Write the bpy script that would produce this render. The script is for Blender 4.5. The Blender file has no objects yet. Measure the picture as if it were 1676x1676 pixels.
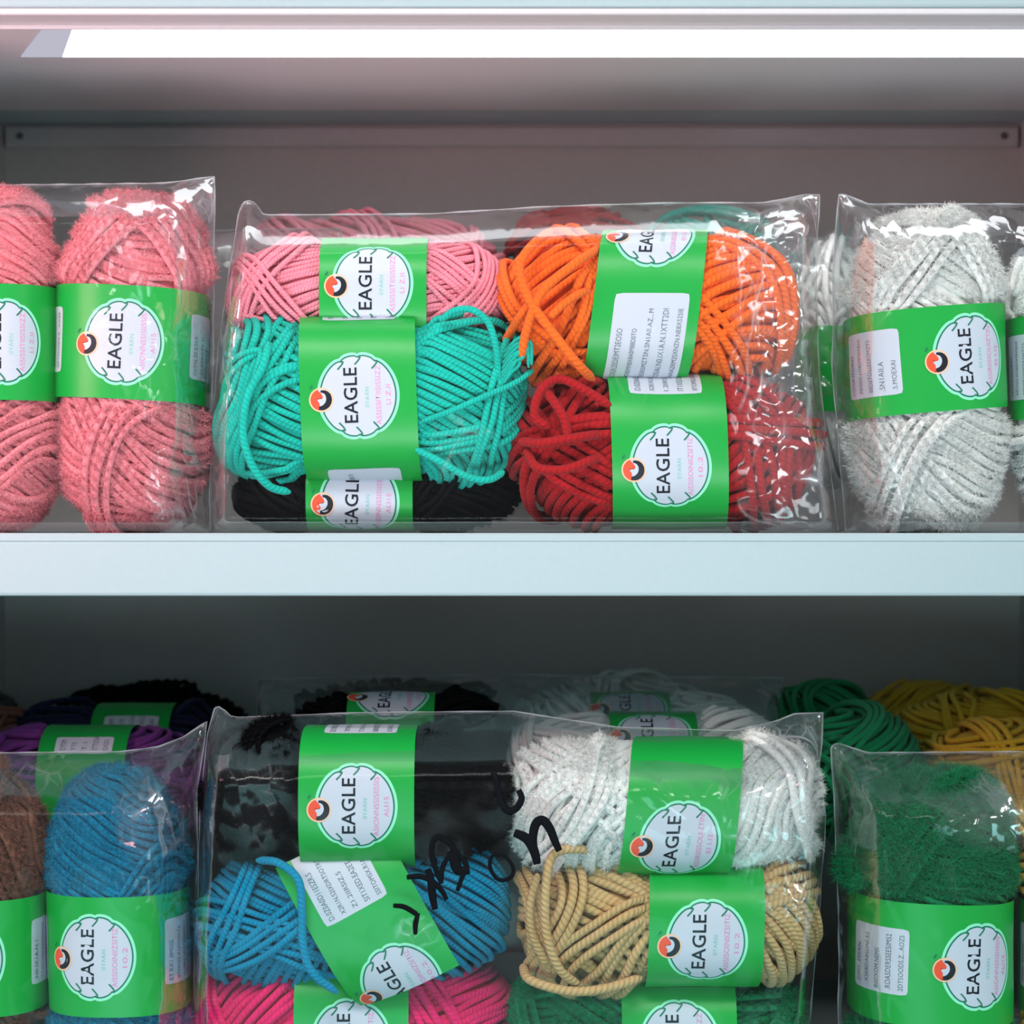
import bpy, math, random
import numpy as np
from mathutils import Vector, noise
from mathutils.bvhtree import BVHTree

SC = bpy.context.scene
COL = SC.collection
F = 3600.0          # focal length in pixels of the 1676 px frame; camera stands 1 m in front of the shelf edge
SC.view_settings.view_transform = 'Standard'
SC.view_settings.look = 'None'
try:
    SC.cycles.transparent_max_bounces = 32
    SC.cycles.max_bounces = 5; SC.cycles.diffuse_bounces = 3; SC.cycles.glossy_bounces = 2
    SC.cycles.caustics_reflective = False; SC.cycles.caustics_refractive = False
    SC.cycles.use_adaptive_sampling = True; SC.cycles.adaptive_threshold = .04
except Exception:
    pass

def W(px, py, d):
    return Vector(((px-838)/F*(1+d), d, (838-py)/F*(1+d)))
def lin(r, g, b):
    f = lambda c: (c/255/12.92) if c/255 <= .04045 else ((c/255+.055)/1.055)**2.4
    return (f(r), f(g), f(b), 1)

# ------------------------------------------------------------------ meshes
def raw_mesh(name, V, quads, tris=None, uvq=None):
    V = np.asarray(V, dtype=np.float32)
    quads = np.asarray(quads, dtype=np.int32).reshape(-1, 4)
    tris = np.zeros((0, 3), np.int32) if tris is None else np.asarray(tris, dtype=np.int32).reshape(-1, 3)
    me = bpy.data.meshes.new(name)
    me.vertices.add(len(V)); me.vertices.foreach_set('co', V.ravel())
    nl = len(quads)*4+len(tris)*3
    me.loops.add(nl)
    me.loops.foreach_set('vertex_index', np.concatenate([quads.ravel(), tris.ravel()]).astype(np.int32))
    me.polygons.add(len(quads)+len(tris))
    st = np.concatenate([np.arange(len(quads))*4, len(quads)*4+np.arange(len(tris))*3]).astype(np.int32)
    me.polygons.foreach_set('loop_start', st)
    if uvq is not None:
        uv = me.uv_layers.new(name='UVMap')
        full = np.zeros((nl, 2), np.float32); full[:len(uvq)] = uvq
        uv.data.foreach_set('uv', full.ravel())
    me.update(calc_edges=True)
    me.polygons.foreach_set('use_smooth', np.ones(len(me.polygons), bool))
    me.validate()
    return me

def link(name, me, mat=None, parent=None):
    o = bpy.data.objects.new(name, me); COL.objects.link(o)
    if mat: 
        me.materials.clear(); me.materials.append(mat)
    if parent is not None: o.parent = parent
    return o

def flat(o):
    me = o.data
    me.polygons.foreach_set('use_smooth', np.zeros(len(me.polygons), bool))
    return o

def box_arrays(x0, x1, y0, y1, z0, z1, b=0.0008):
    # box with chamfered long edges along x (profile extruded in x)
    prof = [(y0+b, z0), (y1-b, z0), (y1, z0+b), (y1, z1-b), (y1-b, z1), (y0+b, z1), (y0, z1-b), (y0, z0+b)]
    return extrude_arrays(prof, x0, x1)

def extrude_arrays(prof, x0, x1):
    n = len(prof)
    V = [(x0, y, z) for y, z in prof]+[(x1, y, z) for y, z in prof]
    faces = [[i, (i+1) % n, n+(i+1) % n, n+i] for i in range(n)]
    return V, faces, [list(range(n))[::-1], list(range(n, 2*n))]

def prof_obj(name, prof, x0, x1, mat, parent):
    V, q, caps = extrude_arrays(prof, x0, x1)
    me = bpy.data.meshes.new(name); me.from_pydata(V, [], q+caps); me.update()
    return link(name, me, mat, parent)

def box_obj(name, x0, x1, y0, y1, z0, z1, mat, parent, b=0.0008):
    V, q, caps = box_arrays(x0, x1, y0, y1, z0, z1, b)
    me = bpy.data.meshes.new(name); me.from_pydata(V, [], q+caps); me.update()
    return link(name, me, mat, parent)

def thing(name, label, cat, loc=(0, 0, 0), rot=(0, 0, 0), group=None):
    o = bpy.data.objects.new(name, None); COL.objects.link(o)
    o.empty_display_size = .01
    o.location = loc; o.rotation_euler = rot
    o['label'] = label; o['category'] = cat
    if group: o['group'] = group
    return o

# ------------------------------------------------------------------ materials
def newmat(name):
    m = bpy.data.materials.new(name); m.use_nodes = True
    nt = m.node_tree; nt.nodes.clear()
    out = nt.nodes.new('ShaderNodeOutputMaterial')
    return m, nt, out
def N(nt, t, **kw):
    n = nt.nodes.new(t)
    for k, v in kw.items():
        if k in n.inputs: n.inputs[k].default_value = v
        else: setattr(n, k, v)
    return n
def M(nt, op, a, b=None, c=None):
    n = nt.nodes.new('ShaderNodeMath'); n.operation = op
    for i, x in enumerate((a, b, c)):
        if x is None: continue
        if isinstance(x, (int, float)): n.inputs[i].default_value = x
        else: nt.links.new(x, n.inputs[i])
    return n.outputs[0]

def simple_mat(name, col, rough=.5, spec=.5, bump=0, scale=200, var=0.0, metallic=0):
    m, nt, out = newmat(name)
    p = N(nt, 'ShaderNodeBsdfPrincipled', **{'Base Color': col, 'Roughness': rough, 'Specular IOR Level': spec, 'Metallic': metallic})
    nt.links.new(p.outputs[0], out.inputs[0])
    tc = N(nt, 'ShaderNodeTexCoord'); nz = N(nt, 'ShaderNodeTexNoise', Scale=scale, Detail=3.0)
    nt.links.new(tc.outputs['Object'], nz.inputs['Vector'])
    if bump:
        b = N(nt, 'ShaderNodeBump', Strength=bump, Distance=.001)
        nt.links.new(nz.outputs['Fac'], b.inputs['Height']); nt.links.new(b.outputs[0], p.inputs['Normal'])
    if var:
        mx = nt.nodes.new('ShaderNodeMix'); mx.data_type = 'RGBA'; mx.blend_type = 'MULTIPLY'
        mx.inputs[0].default_value = 1.0
        mx.inputs[6].default_value = col
        cr = N(nt, 'ShaderNodeMapRange'); cr.inputs['To Min'].default_value = 1-var; cr.inputs['To Max'].default_value = 1+var
        nt.links.new(nz.outputs['Fac'], cr.inputs['Value'])
        nt.links.new(cr.outputs[0], mx.inputs[7]); nt.links.new(mx.outputs[2], p.inputs['Base Color'])
    return m

def yarn_mat(name, col, plies=3, ply_len=1.6, ply=.6, fuzzy=0.0, sheen=None, spec=.18):
    m, nt, out = newmat(name)
    p = N(nt, 'ShaderNodeBsdfPrincipled', **{'Roughness': .8, 'Specular IOR Level': spec, 'Sheen Weight': (.15 if fuzzy else .08) if sheen is None else sheen, 'Sheen Roughness': .5})
    nt.links.new(p.outputs[0], out.inputs[0])
    uv = N(nt, 'ShaderNodeUVMap'); sp = N(nt, 'ShaderNodeSeparateXYZ'); nt.links.new(uv.outputs[0], sp.inputs[0])
    tw = M(nt, 'ADD', M(nt, 'MULTIPLY', sp.outputs[0], ply_len), M(nt, 'MULTIPLY', sp.outputs[1], float(plies)))
    s = M(nt, 'ABSOLUTE', M(nt, 'SINE', M(nt, 'MULTIPLY', tw, math.pi)))
    tc = N(nt, 'ShaderNodeTexCoord')
    nz = N(nt, 'ShaderNodeTexNoise', Scale=1500.0, Detail=3.0); nt.links.new(tc.outputs['Object'], nz.inputs['Vector'])
    nz2 = N(nt, 'ShaderNodeTexNoise', Scale=90.0, Detail=2.0); nt.links.new(tc.outputs['Object'], nz2.inputs['Vector'])
    h = M(nt, 'ADD', M(nt, 'MULTIPLY', s, ply), M(nt, 'MULTIPLY', nz.outputs['Fac'], .5+fuzzy))
    b = N(nt, 'ShaderNodeBump', Strength=.8, Distance=.0007)
    nt.links.new(h, b.inputs['Height']); nt.links.new(b.outputs[0], p.inputs['Normal'])
    v = M(nt, 'ADD', M(nt, 'MULTIPLY', s, .22*ply), M(nt, 'MULTIPLY', nz.outputs['Fac'], .35))
    v = M(nt, 'ADD', v, M(nt, 'MULTIPLY', nz2.outputs['Fac'], .3))
    v = M(nt, 'ADD', v, .60-.08*ply)
    mx = nt.nodes.new('ShaderNodeMix'); mx.data_type = 'RGBA'; mx.blend_type = 'MULTIPLY'
    mx.inputs[0].default_value = 1.0; mx.inputs[6].default_value = col
    nt.links.new(v, mx.inputs[7]); nt.links.new(mx.outputs[2], p.inputs['Base Color'])
    return m

def film_mat(name, white=.008, crease=1.0, scale=1.0):
    """thin clear film: facets between creases tilt the reflection, creases scatter a little white"""
    m, nt, out = newmat(name)
    tc = N(nt, 'ShaderNodeTexCoord')
    at = N(nt, 'ShaderNodeAttribute', attribute_name='crinkle')
    crk = at.outputs['Fac']
    def vmath(op, a, b=None, s=None):
        n = N(nt, 'ShaderNodeVectorMath', operation=op)
        nt.links.new(a, n.inputs[0])
        if b is not None:
            if isinstance(b, tuple): n.inputs[1].default_value = b
            else: nt.links.new(b, n.inputs[1])
        if s is not None:
            if isinstance(s, (int, float)): n.inputs['Scale'].default_value = s
            else: nt.links.new(s, n.inputs['Scale'])
        return n.outputs[0]
    n1 = N(nt, 'ShaderNodeTexNoise', Scale=14.0*scale, Detail=2.0); nt.links.new(tc.outputs['Object'], n1.inputs['Vector'])
    warp = vmath('SCALE', vmath('SUBTRACT', n1.outputs['Color'], (.5, .5, .5)), s=.07)
    ad = vmath('ADD', tc.outputs['Object'], warp)
    def shards(sc, ang, st):
        mp = N(nt, 'ShaderNodeMapping'); mp.inputs['Rotation'].default_value = (0, ang, 0); mp.inputs['Scale'].default_value = (1, .5, st)
        nt.links.new(ad, mp.inputs['Vector'])
        v1 = N(nt, 'ShaderNodeTexVoronoi', feature='F1', Scale=sc); nt.links.new(mp.outputs[0], v1.inputs['Vector'])
        v2 = N(nt, 'ShaderNodeTexVoronoi', feature='DISTANCE_TO_EDGE', Scale=sc); nt.links.new(mp.outputs[0], v2.inputs['Vector'])
        return vmath('SUBTRACT', v1.outputs['Color'], (.5, .5, .5)), v2.outputs['Distance']
    f1, d1 = shards(70.0, .6, .30)
    f2, d2 = shards(150.0, -.5, .45)
    n2 = N(nt, 'ShaderNodeTexNoise', Scale=38.0, Detail=3.0, Distortion=.8); nt.links.new(tc.outputs['Object'], n2.inputs['Vector'])
    n3 = N(nt, 'ShaderNodeTexNoise', Scale=34.0, Detail=2.0); nt.links.new(tc.outputs['Object'], n3.inputs['Vector'])
    nv = vmath('SUBTRACT', n2.outputs['Color'], (.5, .5, .5))
    tot = vmath('ADD', vmath('ADD', vmath('SCALE', f1, s=.75), vmath('SCALE', f2, s=.55)), vmath('SCALE', nv, s=1.1))
    k = M(nt, 'ADD', .06, M(nt, 'MULTIPLY', crk, .95))
    geo = N(nt, 'ShaderNodeNewGeometry')
    nn = vmath('NORMALIZE', vmath('ADD', geo.outputs['Normal'], vmath('SCALE', tot, s=k)))
    gl = N(nt, 'ShaderNodeBsdfGlossy', Roughness=.13, Color=(1, 1, 1, 1)); nt.links.new(nn, gl.inputs['Normal'])
    tr = N(nt, 'ShaderNodeBsdfTransparent', Color=(.992, .992, .992, 1))
    df = N(nt, 'ShaderNodeBsdfDiffuse', Color=(.88, .90, .95, 1))
    tl = N(nt, 'ShaderNodeBsdfTranslucent', Color=(.88, .90, .95, 1))
    dm = N(nt, 'ShaderNodeMixShader', Fac=.5); nt.links.new(df.outputs[0], dm.inputs[1]); nt.links.new(tl.outputs[0], dm.inputs[2])
    fr = N(nt, 'ShaderNodeFresnel', IOR=1.33)
    gf = M(nt, 'MINIMUM', M(nt, 'MULTIPLY', fr.outputs[0], M(nt, 'ADD', .22, M(nt, 'MULTIPLY', M(nt, 'POWER', crk, 2.0), 4.0))), .34)
    line = M(nt, 'MAXIMUM', M(nt, 'SUBTRACT', 1.0, M(nt, 'MULTIPLY', d1, 15.0)), M(nt, 'MULTIPLY', M(nt, 'SUBTRACT', 1.0, M(nt, 'MULTIPLY', d2, 16.0)), .6))
    line = M(nt, 'MAXIMUM', 0.0, line)
    gate = M(nt, 'MINIMUM', M(nt, 'MAXIMUM', 0.0, M(nt, 'MULTIPLY', M(nt, 'SUBTRACT', n3.outputs['Fac'], .48), 6.0)), 1.0)
    lw = M(nt, 'MULTIPLY', M(nt, 'MULTIPLY', line, gate), M(nt, 'MULTIPLY', M(nt, 'POWER', crk, 1.5), .75*crease))
    wf = M(nt, 'ADD', white, M(nt, 'MULTIPLY', M(nt, 'POWER', crk, 2.0), .08))
    wf = M(nt, 'MINIMUM', M(nt, 'ADD', wf, lw), .8)
    m1 = N(nt, 'ShaderNodeMixShader'); nt.links.new(wf, m1.inputs[0]); nt.links.new(tr.outputs[0], m1.inputs[1]); nt.links.new(dm.outputs[0], m1.inputs[2])
    m2 = N(nt, 'ShaderNodeMixShader'); nt.links.new(gf, m2.inputs[0]); nt.links.new(m1.outputs[0], m2.inputs[1]); nt.links.new(gl.outputs[0], m2.inputs[2])
    nt.links.new(m2.outputs[0], out.inputs[0])
    return m

MAT = {}
MAT['shelf'] = simple_mat('painted_shelf_front', lin(180, 197, 201), .35, .5, .05, 300, .03)
MAT['shelf_in'] = simple_mat('painted_shelf_underside', lin(225, 218, 220), .4, .4, .05, 300, .03)
MAT['back'] = simple_mat('grey_back_panel', lin(205, 200, 196), .6, .3, .08, 260, .05)
MAT['rail'] = simple_mat('grey_back_rail', lin(205, 202, 202), .4, .4, .05, 260, .05)
MAT['screw'] = simple_mat('dark_screw', lin(105, 100, 98), .4, .5)
MAT['green'] = simple_mat('green_label_paper', lin(14, 166, 62), .38, .4, .03, 60, .04)
MAT['mint'] = simple_mat('mint_border_print', lin(150, 240, 200), .5, .3)
MAT['dteal'] = simple_mat('dark_teal_print', lin(20, 120, 92), .5, .3)
MAT['paper'] = simple_mat('white_label_print', lin(200, 208, 220), .45, .3)
MAT['ink'] = simple_mat('black_label_print', lin(14, 20, 34), .5, .3)
MAT['greyink'] = simple_mat('grey_label_print', lin(105, 113, 124), .5, .3)
MAT['pinkink'] = simple_mat('pink_label_print', lin(232, 140, 196), .5, .3)
MAT['tealink'] = simple_mat('pale_teal_label_print', lin(130, 205, 190), .5, .3)
MAT['orange'] = simple_mat('orange_emblem_print', lin(240, 84, 52), .5, .3)
MAT['peach'] = simple_mat('peach_emblem_border', lin(250, 200, 160), .5, .3)
MAT['marker'] = simple_mat('black_marker_ink', lin(5, 6, 14), .7, .15)
MAT['film'] = film_mat('clear_plastic_film')
MAT['film_back'] = film_mat('clear_plastic_film_hazy', white=.02)

def emis(name, col, s):
    m, nt, out = newmat(name)
    e = N(nt, 'ShaderNodeEmission', Color=col, Strength=s); nt.links.new(e.outputs[0], out.inputs[0])
    return m
MAT['led'] = emis('cool_white_diffuser', (.93, .97, 1, 1), 2.6)
MAT['led_end'] = emis('dim_diffuser_end', (.80, .80, .95, 1), .62)

# ------------------------------------------------------------------ label surface
class Surf:
    """Paper band around a skein: local X = skein axis, front = -Y."""
    def __init__(s, B, H, m=2.4, vertical=False, u0=0, t0=0, shear=0, rot=0, ripple=0.0, seed=0, flare=0.0):
        s.B, s.H, s.m, s.v, s.u0, s.t0, s.shear, s.rot, s.ripple = B, H, m, vertical, u0, t0, shear, math.radians(rot), ripple
        s.flare = flare
        th = np.linspace(-math.pi, math.pi, 1441)
        P = s.sec(th)
        L = np.concatenate([[0], np.cumsum(np.hypot(*(P[1:]-P[:-1]).T))])
        L -= np.interp(0, th, L)
        s.th, s.L = th, L; s.half = L[-1]; s.ph = seed*1.7
    def sec(s, th):
        c, n = np.cos(th), np.sin(th)
        return np.stack([-s.H*np.sign(c)*np.abs(c)**(2/s.m), s.B*np.sign(n)*np.abs(n)**(2/s.m)], -1)
    def raw(s, u, t):
        th = np.interp(t, s.L, s.th)
        yz = s.sec(th)
        k = 1+s.ripple*np.sin(u*160+t*45+s.ph)+.5*s.ripple*np.sin(t*110-u*70+s.ph*2)+s.flare*(u-s.u0)**2
        return np.stack([u, yz[..., 0]*k, yz[..., 1]*k], -1)
    def map(s, xy, off=0.0):
        xy = np.asarray(xy, float)
        x, y = xy[..., 0], xy[..., 1]
        c, n = math.cos(s.rot), math.sin(s.rot)
        x, y = x*c-y*n, x*n+y*c
        if s.v: u, t = s.u0+y+s.shear*x, -(x+s.t0)
        else: u, t = s.u0+x+s.shear*y, y+s.t0
        t = np.clip(t, -s.half+1e-5, s.half-1e-5)
        P = s.raw(u, t)
        e = 3e-4
        du = s.raw(u+e, t)-s.raw(u-e, t); dt = s.raw(u, t+e)-s.raw(u, t-e)
        n3 = np.cross(du, dt); n3 /= np.linalg.norm(n3, axis=-1, keepdims=True)+1e-12
        ref = np.stack([0*u, P[..., 1]/s.H**2, P[..., 2]/s.B**2], -1)
        sg = np.sign((n3*ref).sum(-1, keepdims=True)); sg[sg == 0] = 1
        return P+n3*sg*off

PX = 1.035/F   # one photograph pixel at the depth of the front labels, in metres

def grid_faces(nu, nv, base=0, wrap=False):
    i = np.arange(nu-1)[:, None]*nv; j = np.arange(nv-1)[None, :]
    a = (base+i+j).ravel()
    return np.stack([a, a+1, a+nv+1, a+nv], -1)

_text = {}
def text_geo(s, weight=0.0):
    key = (s, weight)
    if key in _text: return _text[key]
    cu = bpy.data.curves.new('t', 'FONT'); cu.body = s; cu.align_x = 'CENTER'; cu.align_y = 'CENTER'; cu.size = 1
    cu.resolution_u = 3; cu.offset = weight; cu.space_character = 1.04
    ob = bpy.data.objects.new('t', cu); COL.objects.link(ob)
    dg = bpy.context.evaluated_depsgraph_get()
    me = ob.evaluated_get(dg).to_mesh()
    V = np.array([v.co[:2] for v in me.vertices]); me.calc_loop_triangles()
    T = np.array([t.vertices[:] for t in me.loop_triangles])
    ob.evaluated_get(dg).to_mesh_clear()
    bpy.data.objects.remove(ob); bpy.data.curves.remove(cu)
    lo, hi = V.min(0), V.max(0)
    V = (V-(lo+hi)/2)/(hi-lo)
    _text[key] = (V, T); return V, T

class Ink:
    """Collects printed shapes of one colour (coordinates in label pixels)."""
    def __init__(s): s.V = []; s.T = []; s.Q = []; s.n = 0
    def add(s, V, tris=(), quads=()):
        V = np.asarray(V, float); s.V.append(V)
        if len(tris): s.T.append(np.asarray(tris)+s.n)
        if len(quads): s.Q.append(np.asarray(quads)+s.n)
        s.n += len(V)
    def text(s, txt, cx, cy, length, cap, weight=0.0):
        V, T = text_geo(txt, weight)
        s.add(np.stack([cx-V[:, 1]*cap, cy+V[:, 0]*length], -1), tris=T)   # reads upwards
    def strip(s, P, w, closed=False):
        P = np.asarray(P, float)
        d = (np.roll(P, -1, 0)-np.roll(P, 1, 0)) if closed else np.gradient(P, axis=0)
        d /= np.linalg.norm(d, axis=1, keepdims=True)+1e-9
        nn = np.stack([-d[:, 1], d[:, 0]], -1)
        w = np.asarray(w, float)
        if w.ndim: w = w[:, None]
        n = len(P); i = np.arange(n if closed else n-1); j = (i+1) % n
        s.add(np.concatenate([P+nn*w/2, P-nn*w/2]), quads=np.stack([i, j, n+j, n+i], -1))
    def disc(s, outline, c=(0, 0), rings=6):
        P = np.asarray(outline, float); c = np.asarray(c, float); n = len(P)
        V = [c[None]]; Q = []; T = []
        for k in range(1, rings+1): V.append(c+(P-c)*k/rings)
        i = np.arange(n); j = (i+1) % n
        T = np.stack([0*i, 1+i, 1+j], -1)
        for k in range(rings-1):
            a = 1+k*n; Q.append(np.stack([a+i, a+n+i, a+n+j, a+j], -1))
        s.add(np.concatenate(V), tris=T, quads=np.concatenate(Q) if Q else ())
    def rect(s, cx, cy, w, h, r=6, nx=10, ny=14):
        V = []; 
        for i in range(nx+1):
            for j in range(ny+1):
                x = -w/2+w*i/nx; y = -h/2+h*j/ny
                # round the corners
                ax, ay = max(0, abs(x)-(w/2-r)), max(0, abs(y)-(h/2-r))
                if ax > 0 and ay > 0:
                    l = math.hypot(ax, ay); 
                    if l > r: x = math.copysign(w/2-r+ax*r/l, x); y = math.copysign(h/2-r+ay*r/l, y)
                V.append((cx+x, cy+y))
        s.add(V, quads=grid_faces(nx+1, ny+1))
    def build(s, name, mat, surf, off, parent, clip=None, rotd=0, cx=0, cy=0):
        V = np.concatenate(s.V)
        if rotd:
            a = math.radians(rotd); V = V@np.array([[math.cos(a), math.sin(a)], [-math.sin(a), math.cos(a)]])
        V = V+np.array([cx, cy])
        T = np.concatenate(s.T) if s.T else np.zeros((0, 3), int); Q = np.concatenate(s.Q) if s.Q else np.zeros((0, 4), int)
        if clip is not None:
            x0, x1, y0, y1 = clip
            ok = (V[:, 0] > x0) & (V[:, 0] < x1) & (V[:, 1] > y0) & (V[:, 1] < y1)
            T = T[ok[T].any(1)] if len(T) else T
            Q = Q[ok[Q].any(1)] if len(Q) else Q
            V = np.stack([np.clip(V[:, 0], x0, x1), np.clip(V[:, 1], y0, y1)], -1)
            if not len(T) and not len(Q): return None
        P = surf.map(V*PX, off)
        used = np.unique(np.concatenate([T.ravel(), Q.ravel()])); mp = np.full(len(P), -1); mp[used] = np.arange(len(used))
        me = raw_mesh(name, P[used], mp[Q] if len(Q) else Q, mp[T] if len(T) else T)
        return link(name, me, mat, parent)

def oval(k=1.0, dx=0, n=120):
    th = np.linspace(0, 2*math.pi, n, endpoint=False)
    rx, ry = 66, 71
    sc = np.ones(n)
    for c in (62, 90, 118):
        for s_ in (1, -1):
            a = math.radians(c)*s_
            d = (th-a+math.pi) % (2*math.pi)-math.pi
            sc -= .05*np.exp(-(np.abs(d)/.075))
    return np.stack([(rx*k+dx)*np.cos(th)*sc, (ry*k+dx)*np.sin(th)*sc], -1)

PINKS = [('ASSISSITIISISSIZZ', 'LI Z.II'), ('ASIONNSSISIISSIS', 'ALI15'), ('ASSIRIISSOLIIZTIN', 'EI I.I2'), ('AISSISOINIIZSITIZ', '10.2')]
def print_label(surf, band, parts=('oval', 'box', 'box2'), ox=0, oy=0, rotd=0, clip=None, k=0, boxes=()):
    """the printed matter of one paper band"""
    if 'oval' in parts:
        kw = dict(clip=clip, rotd=rotd, cx=ox, cy=oy)
        a = Ink(); a.disc(oval(1.0), rings=8); a.build('oval_panel', MAT['mint'], surf, .00012, band, **kw)
        a = Ink(); a.disc(oval(1.0, -4.5), rings=8); a.build('oval_panel', MAT['dteal'], surf, .00020, band, **kw)
        a = Ink(); a.disc(oval(1.0, -7.0), rings=8); a.build('oval_panel', MAT['paper'], surf, .00028, band, **kw)
        for s_ in (1, -1):
            a = Ink()
            for j, c in enumerate((62, 90, 118)):
                t = math.radians(c)*s_; b = np.array([58*math.cos(t), 63.5*math.sin(t)])
                q = np.linspace(0, 1, 14)
                ang = 4.6*q
                cp = np.stack([b[0]+5*np.sin(ang)*(.9), b[1]-s_*(2+9*q-3*np.sin(ang*1.1))], -1)
                a.strip(cp, 2.6)
            a.build('scroll_print', MAT['dteal'], surf, .00036, band, **kw)
        a = Ink(); a.text('EAGLE', -12, 1, 88, 22, .012); a.build('brand_lettering', MAT['ink'], surf, .00038, band, **kw)
        a = Ink(); a.text('IIYARN', 14, -3, 32, 6.5); a.build('small_lettering', MAT['tealink'], surf, .00038, band, **kw)
        a = Ink(); p1, p2 = PINKS[k % 4]; a.text(p1, 32, 0, 94, 8.5, .0); a.text(p2, 48, 0, 32, 7.5, .0)
        a.build('small_lettering', MAT['pinkink'], surf, .00038, band, **kw)
        th = np.linspace(0, 2*math.pi, 36, endpoint=False); e = np.array([-59, -5])
        a = Ink(); a.disc(e+19.5*np.stack([np.cos(th), np.sin(th)], -1), c=e, rings=3); em = a.build('emblem', MAT['peach'], surf, .00044, band, **kw)
        a = Ink(); a.disc(e+17*np.stack([np.cos(th), np.sin(th)], -1), c=e, rings=3); a.build('emblem', MAT['paper'], surf, .00049, band, **kw)
        # orange left half with a hooked notch, black right crescent
        a = Ink()
        t1 = np.linspace(math.radians(108), math.radians(262), 20)
        outer = e+17*np.stack([np.cos(t1), np.sin(t1)], -1)
        inner = e+np.array([[-3, -5], [-6, -1], [-5, 3], [-1, 4], [2, 2], [3, 5], [0, 10], [-3, 13]])
        a.disc(np.concatenate([outer, inner]), c=e+np.array([-9, 0]), rings=2); a.build('emblem', MAT['orange'], surf, .00052, band, **kw)
        a = Ink()
        t1 = np.linspace(math.radians(-104), math.radians(98), 24); 
        mid = e+np.stack([12.5*np.cos(t1)+1.0*np.sin(t1), 13.2*np.sin(t1)], -1)
        a.strip(mid, 3.5+6*np.clip(np.cos(t1*.8+.25), 0, 1)); a.build('emblem', MAT['ink'], surf, .00052, band, **kw)
        a = Ink(); a.strip([(-77, 13), (-74, 16), (-73, 19)], 2.5); a.build('small_lettering', MAT['dteal'], surf, .0003, band, **kw)
    rr = random.Random(k)
    for (bx, by, bw, bh) in boxes:
        kw = dict(clip=clip, cx=ox+bx, cy=oy+by, rotd=rotd)
        a = Ink(); a.rect(0, 0, bw, bh); a.build('info_panel', MAT['paper'], surf, .00016, band, **kw)
        a = Ink()
        nl = 5; chars = 'SIZN1O5ASITMX280EDR'
        for j in range(nl):
            L = bh*rr.choice((.45, .6, .8, .84)) if j else bh*.6
            txt = ''.join(rr.choice(chars) if rr.random() > .14 else '.' for _ in range(int(L/5.2)))
            a.text(txt, -bw/2+14+j*(bw-26)/(nl-1), -bh/2+7+L/2, L, 8 if j % 3 else 9.5, .0)
        a.build('small_lettering', MAT['greyink'], surf, .00026, band, **kw)

# ------------------------------------------------------------------ yarn
def tube(paths, r, closed=True, ns=7, outward=None):
    """paths: S,N,3 ; outward: S,N,3 unit ; returns V, quads, uv"""
    S, Np, _ = paths.shape
    if closed: T = np.roll(paths, -1, 1)-np.roll(paths, 1, 1)
    else: T = np.gradient(paths, axis=1)
    T /= np.linalg.norm(T, axis=2, keepdims=True)+1e-12
    n = outward-(outward*T).sum(2, keepdims=True)*T
    n /= np.linalg.norm(n, axis=2, keepdims=True)+1e-12
    b = np.cross(T, n)
    ph = np.linspace(0, 2*math.pi, ns, endpoint=False)
    rr = np.asarray(r, float)
    if rr.ndim == 0: rr = np.full((S, Np), float(rr))
    if rr.ndim == 1: rr = np.repeat(rr[:, None], Np, 1)
    ring = (np.cos(ph)[None, None, :, None]*n[:, :, None]+np.sin(ph)[None, None, :, None]*b[:, :, None])*rr[:, :, None, None]
    V = (paths[:, :, None]+ring).reshape(-1, 3)
    seg = np.linalg.norm(np.diff(paths, axis=1), axis=2)
    L = np.concatenate([np.zeros((S, 1)), np.cumsum(seg, 1)], 1)
    last = np.linalg.norm(paths[:, 0]-paths[:, -1], axis=1)
    rm = rr.mean()
    U = L/(rm*2); 
    ni = Np if closed else Np-1
    s = np.arange(S)[:, None, None]; i = np.arange(ni)[None, :, None]; j = np.arange(ns)[None, None, :]
    i2 = (i+1) % Np; j2 = (j+1) % ns
    idx = lambda a, b_, c: (a*Np+b_)*ns+c
    Q = np.stack(np.broadcast_arrays(idx(s, i, j), idx(s, i2, j), idx(s, i2, j2), idx(s, i, j2)), -1).reshape(-1, 4)
    u0 = np.broadcast_to(U[:, :ni, None], (S, ni, ns))
    if closed: un = np.concatenate([U[:, 1:], (U[:, -1]+last/(rm*2))[:, None]], 1)
    else: un = U[:, 1:]
    u1 = np.broadcast_to(un[:, :, None], (S, ni, ns))
    v0 = np.broadcast_to(j/ns, (S, ni, ns)); v1 = v0+1/ns
    uv = np.stack([np.stack([u0, v0], -1), np.stack([u1, v0], -1), np.stack([u1, v1], -1), np.stack([u0, v1], -1)], -2).reshape(-1, 2)
    return V, Q, uv

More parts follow.
